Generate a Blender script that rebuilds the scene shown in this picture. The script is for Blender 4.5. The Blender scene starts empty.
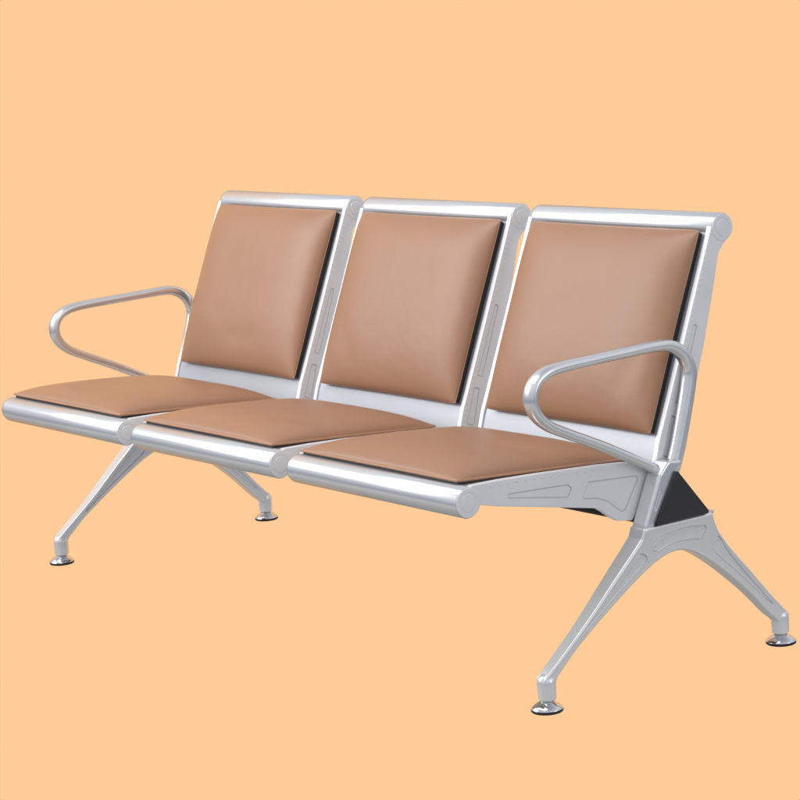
import bpy, bmesh, math
from mathutils import Vector, Matrix
from mathutils.geometry import delaunay_2d_cdt

S = bpy.context.scene
COL = S.collection

# ------------------------------------------------------------------ camera
cam_d = bpy.data.cameras.new("camera")
cam = bpy.data.objects.new("camera", cam_d)
COL.objects.link(cam)
CAM_LOC = (3.3664, -2.5302, 1.2913)
PITCH, ROLL, YAW = 1.4174, -0.0720, 0.9581
F_PX, PX, PY = 2479.67, 381.39, 371.45            # for a picture 800 px wide
rot = Matrix.Rotation(YAW, 4, 'Z') @ Matrix.Rotation(PITCH, 4, 'X') @ Matrix.Rotation(ROLL, 4, 'Z')
cam.matrix_world = Matrix.Translation(CAM_LOC) @ rot
cam_d.sensor_fit = 'HORIZONTAL'
cam_d.sensor_width = 36.0
cam_d.lens = 36.0 * F_PX / 800.0
cam_d.shift_x = (400.0 - PX) / 800.0
cam_d.shift_y = (PY - 400.0) / 800.0
cam_d.clip_start = 0.05
cam_d.clip_end = 200.0
S.camera = cam

# ------------------------------------------------------------------ light
world = bpy.data.worlds.new("World")
S.world = world
world.use_nodes = True
wn = world.node_tree
for n in list(wn.nodes):
    wn.nodes.remove(n)
w_out = wn.nodes.new('ShaderNodeOutputWorld')
w_bg = wn.nodes.new('ShaderNodeBackground')
w_bg.inputs['Strength'].default_value = 1.0
w_tc = wn.nodes.new('ShaderNodeTexCoord')
w_sep = wn.nodes.new('ShaderNodeSeparateXYZ')
w_ramp = wn.nodes.new('ShaderNodeValToRGB')
w_map = wn.nodes.new('ShaderNodeMapRange')
w_map.inputs['From Min'].default_value = -1.0
w_map.inputs['From Max'].default_value = 1.0
wn.links.new(w_tc.outputs['Generated'], w_sep.inputs[0])
wn.links.new(w_sep.outputs['Z'], w_map.inputs['Value'])
wn.links.new(w_map.outputs[0], w_ramp.inputs[0])
r = w_ramp.color_ramp                     # a neutral studio: pale floor, dim walls low down, bright ceiling
STOPS = [(-1.0, (0.30, 0.295, 0.28)), (-0.55, (0.46, 0.455, 0.43)), (-0.34, (0.62, 0.61, 0.59)), (-0.24, (0.20, 0.22, 0.29)),
         (-0.10, (0.24, 0.27, 0.34)), (0.04, (0.50, 0.53, 0.60)), (0.30, (0.60, 0.63, 0.70)), (0.6, (0.78, 0.80, 0.84)), (1.0, (0.34, 0.36, 0.42))]
r.elements[0].position = 0.0
r.elements[0].color = (*STOPS[0][1], 1)
r.elements[1].position = 1.0
r.elements[1].color = (*STOPS[-1][1], 1)
for z_, c_ in STOPS[1:-1]:
    e = r.elements.new((z_ + 1) / 2)
    e.color = (*c_, 1)
wn.links.new(w_ramp.outputs[0], w_bg.inputs['Color'])
wn.links.new(w_bg.outputs[0], w_out.inputs['Surface'])


def area(name, loc, target, sx, sy, power, color=(1, 1, 1)):
    d = bpy.data.lights.new(name, 'AREA')
    d.shape = 'RECTANGLE'
    d.size, d.size_y, d.energy, d.color = sx, sy, power, color
    o = bpy.data.objects.new(name, d)
    COL.objects.link(o)
    o.location = loc
    o.rotation_euler = (Vector(target) - Vector(loc)).to_track_quat('-Z', 'Y').to_euler()
    return o


area("softbox_key", (-3.2, -2.3, 2.35), (-0.9, 0.3, 0.6), 2.8, 1.8, 76, (1.0, 0.99, 0.98))
area("softbox_overhead", (-0.9, -0.9, 3.2), (-0.9, 0.3, 0.5), 3.6, 1.2, 52, (0.97, 0.985, 1.0))
area("side_fill", (3.6, 1.8, 1.4), (-0.1, 0.3, 0.3), 1.4, 1.6, 13, (1.0, 0.99, 0.98))  # added fill with no seen source, keeps the right-facing side plates bright

S.view_settings.view_transform = 'Standard'
S.view_settings.look = 'None'
S.view_settings.exposure = 0.0
S.view_settings.gamma = 1.0
S.view_settings.use_curve_mapping = False
S.render.engine = 'CYCLES'


# ------------------------------------------------------------------ materials
def material(name, base, rough=0.5, metal=0.0, bump=None, spec=0.5, coat=0.0, vary=0.0,
             vary_scale=6.0, rough_vary=0.0, sheen=0.0, edge=None):
    m = bpy.data.materials.new(name)
    m.use_nodes = True
    nt = m.node_tree
    b = nt.nodes['Principled BSDF']
    b.inputs['Base Color'].default_value = (*base, 1)
    b.inputs['Roughness'].default_value = rough
    b.inputs['Metallic'].default_value = metal
    b.inputs['Specular IOR Level'].default_value = spec
    b.inputs['Coat Weight'].default_value = coat
    b.inputs['Coat Roughness'].default_value = 0.25
    b.inputs['Sheen Weight'].default_value = sheen
    b.inputs['Sheen Roughness'].default_value = 0.4
    if edge:
        b.inputs['Specular Tint'].default_value = (*edge, 1)
    tc = nt.nodes.new('ShaderNodeTexCoord')
    if vary:
        n = nt.nodes.new('ShaderNodeTexNoise')
        n.inputs['Scale'].default_value = vary_scale
        n.inputs['Detail'].default_value = 5
        nt.links.new(tc.outputs['Object'], n.inputs['Vector'])
        mix = nt.nodes.new('ShaderNodeMix')
        mix.data_type = 'RGBA'
        mix.inputs['A'].default_value = (*[c * (1 - vary) for c in base], 1)
        mix.inputs['B'].default_value = (*[min(1, c * (1 + vary)) for c in base], 1)
        nt.links.new(n.outputs['Fac'], mix.inputs['Factor'])
        nt.links.new(mix.outputs['Result'], b.inputs['Base Color'])
        if rough_vary:
            mr = nt.nodes.new('ShaderNodeMapRange')
            mr.inputs['To Min'].default_value = rough - rough_vary
            mr.inputs['To Max'].default_value = rough + rough_vary
            nt.links.new(n.outputs['Fac'], mr.inputs['Value'])
            nt.links.new(mr.outputs[0], b.inputs['Roughness'])
    if bump:
        last = None
        for kind, scale, strength, dist in bump:
            if kind == 'voronoi':
                t = nt.nodes.new('ShaderNodeTexVoronoi')
                t.feature = 'F1'
                out = t.outputs['Distance']
            else:
                t = nt.nodes.new('ShaderNodeTexNoise')
                t.inputs['Detail'].default_value = 3
                out = t.outputs['Fac']
            t.inputs['Scale'].default_value = scale
            nt.links.new(tc.outputs['Object'], t.inputs['Vector'])
            bp = nt.nodes.new('ShaderNodeBump')
            bp.inputs['Strength'].default_value = strength
            bp.inputs['Distance'].default_value = dist
            nt.links.new(out, bp.inputs['Height'])
            if last:
                nt.links.new(last.outputs['Normal'], bp.inputs['Normal'])
            last = bp
        nt.links.new(last.outputs['Normal'], b.inputs['Normal'])
    return m


M_SILVER = material("silver_painted_steel", (0.79, 0.79, 0.80), 0.24, 0.74, spec=0.2, edge=(0.40, 0.42, 0.46), vary=0.03, vary_scale=9,
                    rough_vary=0.04, bump=[('noise', 11, 0.06, 0.002)])
M_PANEL = material("silver_sheet_glare_toned", (0.50, 0.515, 0.545), 0.38, 0.42, vary=0.03, vary_scale=7, spec=0.35,  # same silver metal, colour darkened to offset glare from the key light
                   rough_vary=0.04, bump=[('noise', 9, 0.05, 0.002)])
M_CAST = material("cast_aluminium_satin", (0.82, 0.815, 0.82), 0.42, 0.32, spec=0.3, edge=(0.6, 0.6, 0.62), vary=0.04, vary_scale=12,
                  rough_vary=0.05, bump=[('noise', 24, 0.05, 0.001)])
M_LEG = material("cast_aluminium_leg", (0.84, 0.83, 0.82), 0.26, 0.52, spec=0.3, edge=(0.55, 0.57, 0.6), vary=0.04, vary_scale=10,
                 rough_vary=0.05)
M_ARM = material("brushed_armrest_metal", (0.80, 0.80, 0.80), 0.25, 0.82, spec=0.3, edge=(0.55, 0.57, 0.6), vary=0.03, vary_scale=20,
                 rough_vary=0.04, bump=[('noise', 60, 0.05, 0.001)])
M_CHROME = material("polished_chrome", (0.70, 0.70, 0.71), 0.10, 1.0)
M_RUBBER = material("black_rubber", (0.015, 0.015, 0.016), 0.6)
M_BLACK = material("black_plastic", (0.022, 0.021, 0.023), 0.36, vary=0.15, vary_scale=30,
                   bump=[('noise', 700, 0.25, 0.0006)])
M_BEAM = material("black_painted_beam", (0.03, 0.032, 0.028), 0.45)
M_LEATHER = material("tan_leatherette", (0.375, 0.190, 0.106), 0.40, vary=0.06, vary_scale=5,
                     rough_vary=0.05, spec=0.5,
                     bump=[('noise', 7.0, 0.16, 0.02), ('voronoi', 480, 0.18, 0.0007), ('noise', 90, 0.07, 0.0010)])
M_WELT = material("tan_leatherette_welt", (0.46, 0.235, 0.130), 0.45, bump=[('voronoi', 400, 0.3, 0.0008)])

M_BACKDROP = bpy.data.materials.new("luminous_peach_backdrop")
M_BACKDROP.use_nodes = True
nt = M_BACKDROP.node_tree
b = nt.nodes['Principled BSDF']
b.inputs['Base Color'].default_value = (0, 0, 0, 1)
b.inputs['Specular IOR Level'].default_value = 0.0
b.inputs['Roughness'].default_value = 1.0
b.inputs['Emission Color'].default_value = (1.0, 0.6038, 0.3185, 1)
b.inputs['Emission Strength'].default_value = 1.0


# ------------------------------------------------------------------ mesh helpers
def link_mesh(name, bm, mats, parent=None, smooth=35, weighted=False):
    bmesh.ops.recalc_face_normals(bm, faces=bm.faces)
    me = bpy.data.meshes.new(name)
    bm.to_mesh(me)
    bm.free()
    for m in (mats if isinstance(mats, (list, tuple)) else [mats]):
        me.materials.append(m)
    me.shade_smooth()
    me.set_sharp_from_angle(angle=math.radians(smooth))
    o = bpy.data.objects.new(name, me)
    COL.objects.link(o)
    if parent:
        o.parent = parent
    if weighted:
        w = o.modifiers.new("weighted_normals", 'WEIGHTED_NORMAL')
        w.keep_sharp = True
        w.weight = 100
    return o


def fillet(pts, n=5):
    """pts: (y, z, radius). Round every corner."""
    out = []
    N = len(pts)
    for i in range(N):
        p = Vector(pts[i][:2]); rad = pts[i][2]
        a = Vector(pts[i - 1][:2]); c = Vector(pts[(i + 1) % N][:2])
        va, vc = (a - p), (c - p)
        la, lc = va.length, vc.length
        va.normalize(); vc.normalize()
        ang = va.angle(vc)
        if rad <= 0 or ang > math.radians(179):
            out.append((p.x, p.y)); continue
        t = min(rad / math.tan(ang / 2), la * 0.48, lc * 0.48)
        p0, p1 = p + va * t, p + vc * t
        for k in range(n + 1):
            s = k / n
            q = p0 * (1 - s) ** 2 + p * 2 * s * (1 - s) + p1 * s ** 2
            out.append((q.x, q.y))
    return out


def ccw(poly):
    a = sum(poly[i - 1][0] * poly[i][1] - poly[i][0] * poly[i - 1][1] for i in range(len(poly)))
    return poly if a > 0 else poly[::-1]


def offset(poly, d):
    """inward offset of a CCW polygon"""
    out = []
    N = len(poly)
    for i in range(N):
        a, p, c = Vector(poly[i - 1]), Vector(poly[i]), Vector(poly[(i + 1) % N])
        e1, e2 = (p - a), (c - p)
        if e1.length < 1e-9: e1 = e2
        if e2.length < 1e-9: e2 = e1
        n1 = Vector((-e1.y, e1.x)).normalized()
        n2 = Vector((-e2.y, e2.x)).normalized()
        m = (n1 + n2)
        if m.length < 1e-6: m = n1
        m.normalize()
        k = min(1.6, 1.0 / max(0.5, m.dot(n1)))
        q = p + m * d * k
        out.append((q.x, q.y))
    return out


def inside(p, poly):
    c = False
    x, y = p
    for i in range(len(poly)):
        x1, y1 = poly[i - 1]; x2, y2 = poly[i]
        if (y1 > y) != (y2 > y) and x < (x2 - x1) * (y - y1) / (y2 - y1) + x1:
            c = not c
    return c


def fill(bm, loops, make, mat=0):
    """fill the first loop of vertices, leaving the others cut out of it"""
    flat = [v for lp in loops for v in lp]
    loops = [[(v.co.y, v.co.z) for v in lp] for lp in loops]
    pts, edges = [], []
    for lp in loops:
        n0 = len(pts)
        pts += [Vector(p) for p in lp]
        edges += [(n0 + i, n0 + (i + 1) % len(lp)) for i in range(len(lp))]
    v, _, f, ov, _, _ = delaunay_2d_cdt(pts, edges, [], 0, 1e-7)
    vert = [flat[ov[k][0]] if len(ov[k]) else make(v[k][0], v[k][1]) for k in range(len(v))]
    for t in f:
        c = sum((v[k] for k in t), Vector((0, 0))) / 3
        if inside(c, loops[0]) and not any(inside(c, h) for h in loops[1:]):
            try:
                fc = bm.faces.new([vert[k] for k in t]); fc.material_index = mat
            except ValueError:
                pass
    for q in vert:
        if not q.link_faces:
            bm.verts.remove(q)


def plate(bm, outline, x0, x1, r, holes_pos=(), holes_neg=(), depth=0.0022, xmap=None, seg=4, mat=0):
    """Solid plate in the y-z plane between x0 and x1 (x1 > x0) with rounded edges and pressed-in panels."""
    outline = ccw(outline)
    levels = []
    for k in range(seg + 1):
        a = math.pi / 2 * (1 - k / seg)
        levels.append((x0 + r * (1 - math.cos(math.pi / 2 - a)), None))
    prof = []
    for k in range(seg + 1):
        a = (math.pi / 2) * k / seg
        prof.append((x0 + r * (1 - math.sin(a)), r * (1 - math.cos(a))))
    prof = prof[::-1]                      # from x0 (inset r) out to x0+r (inset 0)
    prof2 = [(x0 + x1 - x, d) for x, d in prof][::-1]
    loops = []
    fn = xmap or (lambda x, y, z: x)
    for x, d in prof + prof2:
        ol = offset(outline, d) if d > 1e-7 else outline
        loops.append([bm.verts.new((fn(x, y, z), y, z)) for y, z in ol])
    N = len(outline)
    for a, b_ in zip(loops, loops[1:]):
        for i in range(N):
            j = (i + 1) % N
            f = bm.faces.new((a[i], a[j], b_[j], b_[i])); f.material_index = mat

    def cap(ring, x, holes, sgn):
        hv = []
        for h in holes:
            h = ccw(h)
            rim = [bm.verts.new((fn(x, y, z), y, z)) for y, z in h]
            prev = rim
            for dx, din in ((depth * .9, 0.0005), (depth, 0.0012), (depth * .5, 0.0019), (depth * .35, 0.0026)):
                lo = [bm.verts.new((fn(x - sgn * dx, y, z), y, z)) for y, z in offset(h, din)]
                for i in range(len(h)):
                    j = (i + 1) % len(h)
                    f = bm.faces.new((prev[i], prev[j], lo[j], lo[i])); f.material_index = mat
                prev = lo
            fill(bm, [prev], lambda y, z: bm.verts.new((fn(x - sgn * depth * .35, y, z), y, z)), mat)
            hv.append(rim)
        fill(bm, [list(ring)] + hv, lambda y, z: bm.verts.new((fn(x, y, z), y, z)), mat)
    cap(loops[0], x0, holes_neg, -1)
    cap(loops[-1], x1, holes_pos, 1)
    return bm


def ring_yz(cy, cz, r_, n=40):
    return [(cy + r_ * math.cos(2 * math.pi * k / n), cz + r_ * math.sin(2 * math.pi * k / n)) for k in range(n)]


def lathe_x(bm, prof, cy, cz, n=48, mat=0):
    """prof: (x, radius) list along the x axis"""
    rows = []
    for x, rr in prof:
        if rr < 1e-6:
            rows.append([bm.verts.new((x, cy, cz))])
        else:
            rows.append([bm.verts.new((x, cy + rr * math.cos(2 * math.pi * k / n), cz + rr * math.sin(2 * math.pi * k / n)))
                         for k in range(n)])
    for a, b_ in zip(rows, rows[1:]):
        for i in range(n):
            j = (i + 1) % n
            if len(a) == 1 and len(b_) == 1: continue
            if len(a) == 1: f = bm.faces.new((a[0], b_[j], b_[i]))
            elif len(b_) == 1: f = bm.faces.new((a[i], a[j], b_[0]))
            else: f = bm.faces.new((a[i], a[j], b_[j], b_[i]))
            f.material_index = mat


def lathe_z(bm, prof, cx, cy, n=48, mat=0):
    rows = []
    for z, rr in prof:
        if rr < 1e-6:
            rows.append([bm.verts.new((cx, cy, z))])
        else:
            rows.append([bm.verts.new((cx + rr * math.cos(2 * math.pi * k / n), cy + rr * math.sin(2 * math.pi * k / n), z))
                         for k in range(n)])
    for a, b_ in zip(rows, rows[1:]):
        for i in range(n):
            j = (i + 1) % n
            if len(a) == 1 and len(b_) == 1: continue
            if len(a) == 1: f = bm.faces.new((a[0], b_[j], b_[i]))
            elif len(b_) == 1: f = bm.faces.new((a[i], a[j], b_[0]))
            else: f = bm.faces.new((a[i], a[j], b_[j], b_[i]))
            f.material_index = mat


def spline(pts, n=8):
    """Catmull-Rom through tuples of any length"""
    out = []
    P = [pts[0]] + list(pts) + [pts[-1]]
    for i in range(1, len(P) - 2):
        for k in range(n):
            t = k / n
            out.append(tuple(0.5 * ((2 * P[i][d]) + (-P[i - 1][d] + P[i + 1][d]) * t
                       + (2 * P[i - 1][d] - 5 * P[i][d] + 4 * P[i + 1][d] - P[i + 2][d]) * t * t
                       + (-P[i - 1][d] + 3 * P[i][d] - 3 * P[i + 1][d] + P[i + 2][d]) * t ** 3)
                       for d in range(len(pts[0]))))
    out.append(tuple(pts[-1]))
    return out


def sweep_yz(bm, path, xc, n=20, power=2.4, mat=0):
    """path: (y, z, in-plane half size, x half size)"""
    rows = []
    for i, (y, z, a, b_) in enumerate(path):
        p0 = path[max(0, i - 1)]; p1 = path[min(len(path) - 1, i + 1)]
        t = Vector((p1[0] - p0[0], p1[1] - p0[1])).normalized()
        nrm = Vector((-t.y, t.x))
        row = []
        for k in range(n):
            th = 2 * math.pi * k / n
            c, s = math.cos(th), math.sin(th)
            u = a * math.copysign(abs(c) ** (2 / power), c)
            w = b_ * math.copysign(abs(s) ** (2 / power), s)
            row.append(bm.verts.new((xc + w, y + nrm.x * u, z + nrm.y * u)))
        rows.append(row)
    for a, b_ in zip(rows, rows[1:]):
        for i in range(n):
            j = (i + 1) % n
            f = bm.faces.new((a[i], a[j], b_[j], b_[i])); f.material_index = mat
    bm.faces.new(rows[0][::-1]); bm.faces.new(rows[-1])


# ------------------------------------------------------------------ the setting
def build_backdrop():
    bm = bmesh.new()
    # added curved sheet behind the bench; emission stands in for a lit, shadowless background
    A = Matrix.Translation((-0.87, 0.3, 0)) @ Matrix.Rotation(YAW, 4, 'Z')
    rows = []
    for k in range(41):
        q = math.radians(-42 + 98 * k / 40)
        rows.append([bm.verts.new(A @ Vector((rr * math.sin(q), rr * math.cos(q), z)))
                     for rr, z in ((3.3, -2.3), (3.3, 2.7), (3.33, 2.7), (3.33, -2.3))])
    for p, q in zip(rows, rows[1:]):
        for i in range(4):
            j = (i + 1) % 4
            bm.faces.new((p[i], p[j], q[j], q[i]))
    bm.faces.new(rows[0]); bm.faces.new(rows[-1])
    o = link_mesh("backdrop", bm, M_BACKDROP)
    o['kind'] = 'structure'
    return o


build_backdrop()

# ------------------------------------------------------------------ the bench
PITCH_X = 0.59
GAP = 0.032
FY, FZ = -0.0005, 0.3995          # axis of the front roll
TY, TZ = 0.6285, 0.8085           # axis of the top roll

bench = bpy.data.objects.new("waiting_bench", None)
COL.objects.link(bench)
bench.location = (-0.87, 0.3, 0.0)
bench.empty_display_size = 0.2
bench['label'] = "three-seat silver metal waiting bench with tan padded seats and backs and two loop armrests"
bench['category'] = "bench"
bpy.context.view_layer.update()


def adopt(o, parent):
    o.parent = parent
    return o


def under_bench(o):
    o.parent = bench
    o.matrix_parent_inverse = Matrix.Translation(bench.location).inverted()
    return o


def arc(cy, cz, r_, a0, a1, n):
    return [(cy + r_ * math.cos(math.radians(a0 + (a1 - a0) * k / n)),
             cz + r_ * math.sin(math.radians(a0 + (a1 - a0) * k / n))) for k in range(n + 1)]


# side profile of the seat frame casting
def seat_plate_outline(cr=0.0278):
    body = fillet([(0.0267, 0.3905, .006), (0.068, 0.381, .0), (0.18, 0.359, .1), (0.288, 0.3375, .03), (0.303, 0.328, .02),
                   (0.321, 0.314, .012), (0.336, 0.3055, .008), (0.371, 0.2995, .010), (0.4314, 0.3834, .004),
                   (0.4247, 0.395, .004), (0.36, 0.4095, .05), (0.30, 0.415, .1), (0.162, 0.4235, .1), (0.072, 0.4275, .05),
                   (0.012, 0.4285, .0)])
    return arc(FY, FZ, cr, 80, 336, 34) + body


def back_plate_outline(cr=0.0268):
    right = fillet([(0.6503, 0.7925, .0), (0.632, 0.7785, .012), (0.6165, 0.762, .03), (0.6009, 0.7038, .1), (0.5713, 0.6048, .1),
                    (0.5494, 0.5424, .1), (0.5112, 0.4262, .1), (0.4927, 0.3766, .01), (0.478, 0.355, .01),
                    (0.425, 0.355, .01), (0.4314, 0.3834, .02), (0.4475, 0.4367, .1), (0.4770, 0.507, .1),
                    (0.5190, 0.6081, .1), (0.5764, 0.7497, .1), (0.602, 0.813, .0)])
    a0 = math.degrees(math.atan2(0.813 - TZ, 0.602 - TY))
    return arc(TY, TZ, cr, a0, -36, 34) + right


SEAT_OUT = seat_plate_outline(0.0268)
BACK_OUT = back_plate_outline(0.0258)
SEAT_OUT_L = seat_plate_outline(0.0240)
BACK_OUT_L = back_plate_outline(0.0235)
G1 = fillet([(0.088, 0.4005, .003), (0.2243, 0.3935, .006), (0.234, 0.385, .006), (0.2235, 0.368, .006), (0.088, 0.391, .003)])
G2 = fillet([(0.271, 0.3895, .006), (0.386, 0.3815, .006), (0.3905, 0.3735, .005), (0.3555, 0.321, .006), (0.344, 0.321, .006),
             (0.3148, 0.3444, .02), (0.290, 0.3545, .02), (0.254, 0.3595, .006)])


def back_edge(z):
    pts = [(0.355, 0.425), (0.3834, 0.4314), (0.4367, 0.4475), (0.507, 0.477), (0.6081, 0.519), (0.7497, 0.5764), (0.813, 0.602)]
    for a, b_ in zip(pts, pts[1:]):
        if z <= b_[0]:
            t = (z - a[0]) / (b_[0] - a[0])
            return a[1] + (b_[1] - a[1]) * t
    return pts[-1][1]


BG = fillet([(back_edge(0.50) + 0.014, 0.50, .004), (back_edge(0.64) + 0.014, 0.64, .003), (back_edge(0.64) + 0.023, 0.634, .003),
             (back_edge(0.50) + 0.028, 0.494, .005)])
BG2 = fillet([(back_edge(0.405) + 0.014, 0.405, .004), (back_edge(0.478) + 0.014, 0.478, .004), (back_edge(0.478) + 0.028, 0.473, .005),
              (back_edge(0.405) + 0.034, 0.398, .006)])


def side_plate(name, outline, x0, x1, cap_c, cap_r, holes, ridge, parent, rl=0.0028):
    bm = bmesh.new()
    hp = list(holes)
    plate(bm, outline, x0, x1, 0.0016, hp, hp, depth=0.0036)
    # the round cap of the roll: a raised disc with a turned ring
    cy, cz = cap_c
    for s, xf in (((1, x1),) if cap_r else ()):
        rr = cap_r
        prof = [(0, rr * .985), (.0012, rr * .97), (.0016, rr * .93), (.0016, rr * .70), (.0008, rr * .67), (.0008, rr * .62),
                (.0019, rr * .58), (.0022, rr * .5), (.0023, 0)]
        lathe_x(bm, [(xf + s * (dx - 0.0003), q) for dx, q in prof], cy, cz, 44)
    # row of small pressed ridges along the edge of the perforated sheet
    for (y, z, ty, tz) in ridge:
        n_, m_ = 8, 4
        t = Vector((ty, tz)).normalized(); nn = Vector((-t.y, t.x))
        rows = []
        for i in range(m_ + 1):
            ph = math.pi / 2 * i / m_
            row = []
            for k in range(n_):
                th = 2 * math.pi * k / n_
                u = rl * math.cos(ph) * math.cos(th); w = rl * 0.38 * math.cos(ph) * math.sin(th)
                row.append(bm.verts.new((x1 - 0.0002 + 0.0011 * math.sin(ph), y + t.x * u + nn.x * w, z + t.y * u + nn.y * w)))
                if i == m_: break
            rows.append(row)
        for a, b_ in zip(rows, rows[1:]):
            for k in range(n_):
                j = (k + 1) % n_
                if len(b_) == 1: bm.faces.new((a[k], a[j], b_[0]))
                else: bm.faces.new((a[k], a[j], b_[j], b_[k]))
    return link_mesh(name, bm, M_CAST, parent, weighted=True)


def sheet(bm, prof, x0, x1, th, mat=0):
    """thin folded sheet: prof is the (y, z) line of its upper face"""
    n = len(prof)
    nr = []
    for i in range(n):
        a = Vector(prof[max(0, i - 1)]); c = Vector(prof[min(n - 1, i + 1)])
        t = (c - a).normalized()
        nr.append(Vector((t.y, -t.x)))
    up = [[bm.verts.new((x, *p)) for p in prof] for x in (x0, x1)]
    dn = [[bm.verts.new((x, p[0] + nr[i].x * th, p[1] + nr[i].y * th)) for i, p in enumerate(prof)] for x in (x0, x1)]
    fs = []
    for i in range(n - 1):
        fs.append(bm.faces.new((up[0][i], up[0][i + 1], up[1][i + 1], up[1][i])))
        fs.append(bm.faces.new((dn[0][i], dn[1][i], dn[1][i + 1], dn[0][i + 1])))
        for s in (0, 1):
            fs.append(bm.faces.new((up[s][i], dn[s][i], dn[s][i + 1], up[s][i + 1])))
    for i in (0, n - 1):
        fs.append(bm.faces.new((up[0][i], up[1][i], dn[1][i], dn[0][i])))
    for f in fs:
        f.material_index = mat


def cushion(name, W, D, H, t0, frame, parent, powr=0.5, board=0.004, creases=(), grow=0.0, welt=True, flat=2.7, low=None):
    low = low or flat
    """W x D pillow, lying in the frame (origin at centre, x across, v along, n out)."""
    o_, v_, n_ = frame
    NX, NY = 56, 56
    bm = bmesh.new()
    top, bot = [], []

    def P(a, c, h):
        return Vector((o_.x + a, o_.y, o_.z)) + v_ * c + n_ * h

    def bulge(u, v):
        # edges bow in slightly between the corners; surface rises quickly and flattens
        f = ((1 - abs(u) ** flat) * (1 - abs(v) ** (low if v < 0 else flat)))
        return max(0.0, f) ** powr
    for j in range(NY + 1):
        v = -math.cos(math.pi * j / NY)
        rt, rb = [], []
        for i in range(NX + 1):
            u = -math.cos(math.pi * i / NX)
            pull = 1 - 0.007 * abs(u) ** 14 * abs(v) ** 14
            a = u * W / 2 * (1 - 0.010 * (1 - v * v)) * pull
            c = v * D / 2 * (1 - 0.008 * (1 - u * u)) * pull
            h = t0 + H * bulge(u, v)
            for (cu, cv, ang, wid, dep) in creases:
                du = (u - cu) * math.cos(ang) + (v - cv) * math.sin(ang)
                dv = -(u - cu) * math.sin(ang) + (v - cv) * math.cos(ang)
                h -= dep * math.exp(-(du / .35) ** 2 - (dv / wid) ** 2) * min(1, bulge(u, v) * 1.5)
            rt.append(bm.verts.new(P(a, c, h)))
            edge = i in (0, NX) or j in (0, NY)
            k = 1.0 if not edge else 0.985
            rb.append(bm.verts.new(P(a * .985, c * .985, board)))
        top.append(rt); bot.append(rb)
    for j in range(NY):
        for i in range(NX):
            bm.faces.new((top[j][i], top[j][i + 1], top[j + 1][i + 1], top[j + 1][i]))
            bm.faces.new((bot[j][i], bot[j + 1][i], bot[j + 1][i + 1], bot[j][i + 1]))
    border = [(0, i) for i in range(NX)] + [(j, NX) for j in range(NY)] + [(NY, i) for i in range(NX, 0, -1)] + [(j, 0) for j in range(NY, 0, -1)]
    for (a, b_) in zip(border, border[1:] + border[:1]):
        bm.faces.new((top[a[0]][a[1]], bot[a[0]][a[1]], bot[b_[0]][b_[1]], top[b_[0]][b_[1]]))
    # black backing board, enlarged to stand in for the shaded gap round the cushion
    bw, bd = W / 2 * 0.984 + grow, D / 2 * 0.984 + grow * 0.4
    lo = [bm.verts.new(P(x, y, 0.0)) for x, y in ((-bw, -bd), (bw, -bd), (bw, bd), (-bw, bd))]
    hi = [bm.verts.new(P(x, y, board + 0.0005)) for x, y in ((-bw, -bd), (bw, -bd), (bw, bd), (-bw, bd))]
    fs = [bm.faces.new(lo), bm.faces.new(hi)]
    for i in range(4):
        j = (i + 1) % 4
        fs.append(bm.faces.new((lo[i], lo[j], hi[j], hi[i])))
    for f in fs: f.material_index = 2
    # welt around the rim
    path = [top[j][i].co.copy() for j, i in border]
    ctr = sum(path, Vector()) / len(path)
    rw = 0.0026 if welt else 0.0012
    rows = []
    L = len(path)
    for i, p in enumerate(path):
        t = (path[(i + 1) % L] - path[i - 1])
        t.normalize()
        side = t.cross(n_).normalized()
        rows.append([bm.verts.new(p - n_ * 0.0006 + side * rw * math.cos(2 * math.pi * k / 8) + n_ * rw * math.sin(2 * math.pi * k / 8))
                     for k in range(8)])
    for i in range(L):
        a, b_ = rows[i], rows[(i + 1) % L]
        for k in range(8):
            f = bm.faces.new((a[k], a[(k + 1) % 8], b_[(k + 1) % 8], b_[k])); f.material_index = 1
    return link_mesh(name, bm, [M_LEATHER, M_WELT, M_BLACK], parent, 50)


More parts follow.
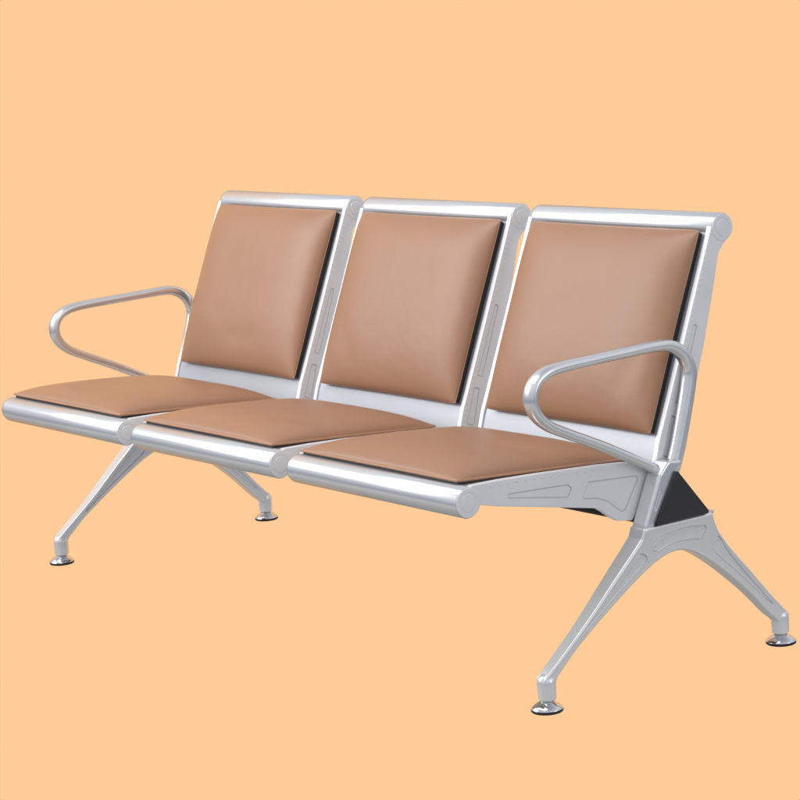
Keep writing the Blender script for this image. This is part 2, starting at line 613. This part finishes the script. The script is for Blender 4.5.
def make_seat(x0, creases):
    x1 = 0.0
    tp = 0.013
    bm = bmesh.new()
    # front roll with a softly rounded left end
    rr = 0.0278
    lathe_x(bm, [(x0 - 0.0004, 0.0), (x0 - 0.0004, rr * .55), (x0 + .0012, rr * .78), (x0 + .0045, rr * .93), (x0 + .010, rr * .99), (x0 + .016, rr),
                 (-0.30, rr), (x1 - .0022, rr), (x1 - .0007, rr * .965), (x1 - .0007, 0)], FY, FZ, 64)
    prof = [(FY, FZ + rr)] + [(0.03, 0.4250), (0.072, 0.4235), (0.162, 0.4195), (0.30, 0.4105), (0.36, 0.405), (0.405, 0.397), (0.4225, 0.389)]
    sheet(bm, spline(prof, 4), x0 + tp, x1 - tp, 0.003)
    # under-stiffener tray so that the pan is not a bare leaf
    sheet(bm, [(0.05, 0.410), (0.05, 0.392), (0.30, 0.362), (0.34, 0.345), (0.34, 0.390)], x0 + 0.05, x1 - 0.05, 0.002)
    seat = link_mesh("seat", bm, M_SILVER)
    ridge = []
    yy = 0.05
    while yy < 0.40:
        tz = 0.4275 - (yy - .07) * 0.028 if yy < .16 else 0.4235 - (yy - .162) * 0.062
        ridge.append((yy, tz - 0.0075, 1.0, -0.75)); yy += 0.0195
    side_plate("side_plate", SEAT_OUT, x1 - tp, x1, (FY, FZ), 0.0270, [G1, G2], ridge, seat, rl=0.0052)
    side_plate("side_plate", SEAT_OUT_L, x0 + .001, x0 + tp, (FY, FZ), 0, [G1, G2], [], seat)
    # cushion
    fr, bk = Vector((0, 0.003, 0.4276)), Vector((0, 0.397, 0.4005))
    v_ = (bk - fr); D = v_.length; v_.normalize()
    n_ = Vector((0, -v_.z, v_.y))
    xl, xr = -0.523, -0.032
    o_ = (fr + bk) / 2; o_.x = (xl + xr) / 2
    cushion("seat_cushion", xr - xl, D, 0.031, 0.0068, (o_, v_, n_), seat, 0.50, 0.0018, flat=3.6,
            creases=creases)
    return seat


def make_back(x0, creases):
    x1 = 0.0
    tp = 0.013
    bm = bmesh.new()
    rr = 0.0268
    lathe_x(bm, [(x0 - 0.0004, 0.0), (x0 - 0.0004, rr * .55), (x0 + .0012, rr * .78), (x0 + .0045, rr * .93), (x0 + .010, rr * .99), (x0 + .016, rr),
                 (-0.30, rr), (x1 - .0022, rr), (x1 - .0007, rr * .965), (x1 - .0007, 0)], TY, TZ, 64)
    zs = [0.800, 0.75, 0.70, 0.65, 0.60, 0.55, 0.50, 0.46, 0.43, 0.405, 0.385, 0.368]
    prof = [(back_edge(z) + 0.0035, z) for z in zs]
    sheet(bm, prof, x0 + tp, x1 - tp, -0.003, 1)
    sheet(bm, [(p[0] + .016, p[1]) for p in prof[1:-2]], x0 + 0.06, x1 - 0.06, -0.002)
    back = link_mesh("backrest", bm, [M_SILVER, M_PANEL])
    ridge = []
    z = 0.395
    while z < 0.775:
        ridge.append((back_edge(z) + 0.0065, z, 0.9, 0.6)); z += 0.0105
    side_plate("side_plate", BACK_OUT, x1 - tp, x1, (TY, TZ), 0.0260, [BG, BG2], ridge, back)
    side_plate("side_plate", BACK_OUT_L, x0 + .001, x0 + tp, (TY, TZ), 0, [BG, BG2], [], back)
    lo, hi = Vector((0, back_edge(0.443) + 0.0015, 0.443)), Vector((0, back_edge(0.802) + 0.0015, 0.802))
    v_ = (hi - lo); D = v_.length; v_.normalize()
    n_ = Vector((0, -v_.z, v_.y))
    xl, xr = -0.507, -0.0185
    o_ = (lo + hi) / 2; o_.x = (xl + xr) / 2
    cushion("back_cushion", xr - xl, D, 0.034, 0.0120, (o_, v_, n_), back, 0.50, 0.0075, creases=creases, grow=0.0006, welt=False, flat=4.6, low=2.5)
    return back


# soft pulls and sit marks, different on every pad: (u, v, angle, width, depth)
SEAT_FOLDS = [[(.72, .10, .25, .10, .0030), (.45, -.15, .1, .16, .0020), (-.5, .6, .6, .15, .0018)],
              [(.62, -.35, .5, .12, .0016), (-.3, .2, -.3, .22, .0022)],
              [(-.55, -.3, .9, .14, .0018), (.5, .5, -.5, .14, .0020), (.1, -.1, .2, .25, .0014)]]
BACK_FOLDS = [[(.70, -.45, 1.2, .10, .0022), (-.2, .1, .3, .25, .0016)],
              [(-.62, -.50, -1.0, .12, .0018), (.3, .3, .1, .22, .0018)],
              [(.1, -.62, .1, .13, .0020), (-.4, .35, .8, .20, .0018)]]
for k, (xs, xb) in enumerate(((0.053, 0.053), (0.053, 0.053), (0.055, 0.052))):
    st = make_seat(-PITCH_X + xs, SEAT_FOLDS[k]); under_bench(st); st.location.x -= k * PITCH_X
    bk = make_back(-PITCH_X + xb, BACK_FOLDS[k]); under_bench(bk); bk.location.x -= k * PITCH_X

# ---- beam with its plastic end caps
XLEG = (0.020, -1.785)
TRI = [(0.3895, 0.2936, .004), (0.5205, 0.2936, .004), (0.4450, 0.3850, .004)]
tri = ccw(fillet(TRI))
body = ccw(fillet([(0.3850, 0.2900, .004), (0.5205, 0.2925, .004), (0.4450, 0.3840, .004)]))
bm = bmesh.new()
plate(bm, body, XLEG[1] - 0.020, XLEG[0] + 0.0205, 0.001)
beam = under_bench(link_mesh("beam", bm, M_BEAM))
for s, x in ((1, XLEG[0] + 0.0210), (-1, XLEG[1] - 0.0205)):
    bm = bmesh.new()
    plate(bm, offset(tri, -0.0012), min(x, x + s * .004), max(x, x + s * .004), 0.0012)
    link_mesh("end_cap", bm, M_BLACK, beam)

# ---- legs
def clean(pts, tol=0.0012):
    out = []
    for p in pts:
        if not out or (Vector(p[:2]) - Vector(out[-1][:2])).length > tol:
            out.append(tuple(p[:2]))
    if (Vector(out[0]) - Vector(out[-1])).length < tol:
        out.pop()
    return out


FRONT = [(0.3570, 0.2740), (0.3400, 0.2570), (0.290, 0.2110), (0.226, 0.1510), (0.173, 0.1060), (0.131, 0.0720), (0.1205, 0.0620), (0.1180, 0.0560)]
ARCH = [(0.1455, 0.0540), (0.1500, 0.0610), (0.1620, 0.0720), (0.1965, 0.1020), (0.2662, 0.1510), (0.3414, 0.1985), (0.3760, 0.2170), (0.4050, 0.2290), (0.4300, 0.2345),
        (0.4550, 0.2335), (0.4800, 0.2250), (0.5080, 0.2090), (0.5400, 0.1865), (0.5800, 0.1540), (0.6250, 0.1140), (0.6680, 0.0700), (0.6880, 0.0530), (0.6950, 0.0460)]
REAR = [(0.7200, 0.0500), (0.7225, 0.0570), (0.7150, 0.0650), (0.6800, 0.1010), (0.6184, 0.1690), (0.5776, 0.2130), (0.5500, 0.2480), (0.5390, 0.2680), (0.5340, 0.2840)]
LEG = fillet([(0.3640, 0.2915, .008)] + [(y, z, 0) for y, z in spline(FRONT, 5)] + [(0.1240, 0.0460, .004), (0.1390, 0.0460, .004)]
             + [(y, z, 0) for y, z in spline(ARCH, 5)] + [(0.7010, 0.0400, .004), (0.7160, 0.0400, .004)]
             + [(y, z, 0) for y, z in spline(REAR, 5)] + [(0.5330, 0.2915, .006)], 5)
LEG = clean(LEG)


def closed_spline(pts, n=5):
    P = list(pts)
    m = len(P)
    out = []
    for i in range(m):
        p0, p1, p2, p3 = P[i - 1], P[i], P[(i + 1) % m], P[(i + 2) % m]
        for k in range(n):
            t = k / n
            out.append(tuple(0.5 * (2 * p1[d] + (-p0[d] + p2[d]) * t + (2 * p0[d] - 5 * p1[d] + 4 * p2[d] - p3[d]) * t * t
                                    + (-p0[d] + 3 * p1[d] - 3 * p2[d] + p3[d]) * t ** 3) for d in (0, 1)))
    return out


LG1 = closed_spline([(0.3430, 0.2440), (0.3540, 0.2470), (0.3660, 0.2400), (0.3650, 0.2290), (0.3400, 0.2120), (0.2900, 0.1790), (0.2350, 0.1405), (0.2030, 0.1165),
                     (0.1970, 0.1150), (0.1985, 0.1195), (0.2350, 0.1490), (0.2850, 0.1930), (0.3200, 0.2250)])
LG2 = fillet([(0.3780, 0.2560, .006), (0.3960, 0.2660, .02), (0.4144, 0.2720, .03), (0.4420, 0.2755, .04), (0.4720, 0.2760, .03), (0.5110, 0.2710, .006), (0.5160, 0.2640, .005),
              (0.5030, 0.2450, .006), (0.4850, 0.2480, .02), (0.4600, 0.2510, .03), (0.4350, 0.2515, .03), (0.4130, 0.2480, .03), (0.3930, 0.2410, .008), (0.3800, 0.2470, .006)], 4)
LG3 = closed_spline([(0.5480, 0.2420), (0.5370, 0.2420), (0.5280, 0.2330), (0.5300, 0.2190), (0.5480, 0.2010), (0.5850, 0.1690), (0.6250, 0.1320), (0.6600, 0.0990), (0.6770, 0.0860),
                     (0.6800, 0.0872), (0.6720, 0.0955), (0.6450, 0.1245), (0.6070, 0.1660), (0.5680, 0.2110)])


def half_thick(z):
    return 0.0126 + (0.0212 - 0.0126) * (z - 0.05) / 0.24


def make_leg(xc):
    bm = bmesh.new()
    plate(bm, LEG, -0.0245, 0.0245, 0.0060, [LG1, LG2, LG3], [LG1, LG2, LG3], depth=0.0040, seg=6,
          xmap=lambda x, y, z: xc + x * half_thick(z) / 0.0245)
    # flange the beam is bolted to
    fl = fillet([(xc - 0.0170, 0.372, .006), (xc + 0.0170, 0.372, .006), (xc + 0.0170, 0.541, .008), (xc - 0.0170, 0.541, .008)])
    lo = [bm.verts.new((x, y, 0.2880)) for x, y in fl]
    hi = [bm.verts.new((x, y, 0.2930)) for x, y in fl]
    for i in range(len(fl)):
        j = (i + 1) % len(fl)
        bm.faces.new((lo[i], lo[j], hi[j], hi[i]))
    bm.faces.new(hi); bm.faces.new(lo)
    # round ankle sockets
    for ay in (0.1310, 0.7085):
        prof = [(0.0205, 0.0), (0.0205, .0135), (0.0212, .0148), (0.0230, .0162), (0.052, .0172)]
        prof += [(0.052 + .0172 * math.sin(math.radians(q)), .0172 * math.cos(math.radians(q))) for q in (15, 30, 45, 60, 75, 90)]
        prof[-1] = (prof[-1][0], 0.0)
        lathe_z(bm, prof, xc, ay, 40)
    leg = link_mesh("leg", bm, M_LEG, None, 40, weighted=True)
    under_bench(leg)
    for fy in (0.1290, 0.7085):
        bm = bmesh.new()
        lathe_z(bm, [(0.0, 0), (0.0, .0275), (.0012, .0290), (.0040, .0292), (.0048, .0284)], xc, fy, 48, 1)
        lathe_z(bm, [(.0044, .0280), (.0058, .0290), (.0074, .0283), (.0115, .0240), (.0155, .0185), (.0180, .0145), (.0195, .0122),
                     (.0206, .0108), (.0210, .0085), (.0210, .0)], xc, fy, 48, 0)
        # threaded stem
        lathe_z(bm, [(.012, .0065), (.040, .0065)], xc, fy, 20, 0)
        link_mesh("levelling_foot", bm, [M_CHROME, M_RUBBER], leg, 32)
    return leg


for xc in XLEG:
    make_leg(xc)

# ---- loop armrests and the brackets that clamp them to the beam
ARM = [(0.4570, 0.3700, .0100, .0125), (0.4300, 0.3830, .0098, .0125), (0.3849, 0.4068, .0095, .0125), (0.2928, 0.4535, .0095, .0125), (0.2150, 0.4890, .0095, .0125),
       (0.1740, 0.5095, .0100, .0145), (0.1490, 0.5330, .0105, .0155), (0.1400, 0.5600, .0108, .0160), (0.1500, 0.5870, .0108, .0155),
       (0.1770, 0.6030, .0105, .0145), (0.2180, 0.6085, .0100, .0135), (0.2800, 0.6105, .0098, .0130), (0.3600, 0.6125, .0100, .0130), (0.4363, 0.6140, .0105, .0130),
       (0.4720, 0.6090, .0115, .0130), (0.5010, 0.5900, .0130, .0130), (0.5150, 0.5600, .0142, .0130), (0.5110, 0.5300, .0146, .0130),
       (0.4985, 0.4858, .0148, .0130), (0.4790, 0.4250, .0150, .0130), (0.4650, 0.3900, .0150, .0130), (0.4560, 0.3700, .0140, .0125)]


def make_armrest(xc, s):
    bm = bmesh.new()
    sweep_yz(bm, spline(ARM, 7), xc, 24, 2.3)
    arm = link_mesh("armrest", bm, M_ARM, None, 60)
    under_bench(arm)
    # clamp bracket
    br = fillet([(0.3640, 0.2895, .005), (0.3965, 0.2895, .004), (0.4520, 0.3840, .004), (0.4640, 0.3900, .008), (0.4640, 0.4020, .01),
                 (0.4300, 0.4050, .01), (0.4080, 0.3830, .008)])
    slot = fillet([(0.3880, 0.3180, .004), (0.3965, 0.3180, .004), (0.4130, 0.3480, .004), (0.4090, 0.3550, .004), (0.4040, 0.3520, .004)])
    bm = bmesh.new()
    x0, x1 = (xc - 0.0125, xc + 0.0255) if s > 0 else (xc - 0.0255, xc + 0.0125)
    plate(bm, br, x0, x1, 0.0058, [slot], [slot], depth=0.002, seg=5)
    link_mesh("bracket", bm, M_ARM, arm, 40, weighted=True)
    return arm


make_armrest(0.0138, 1)
make_armrest(-1.737, -1)
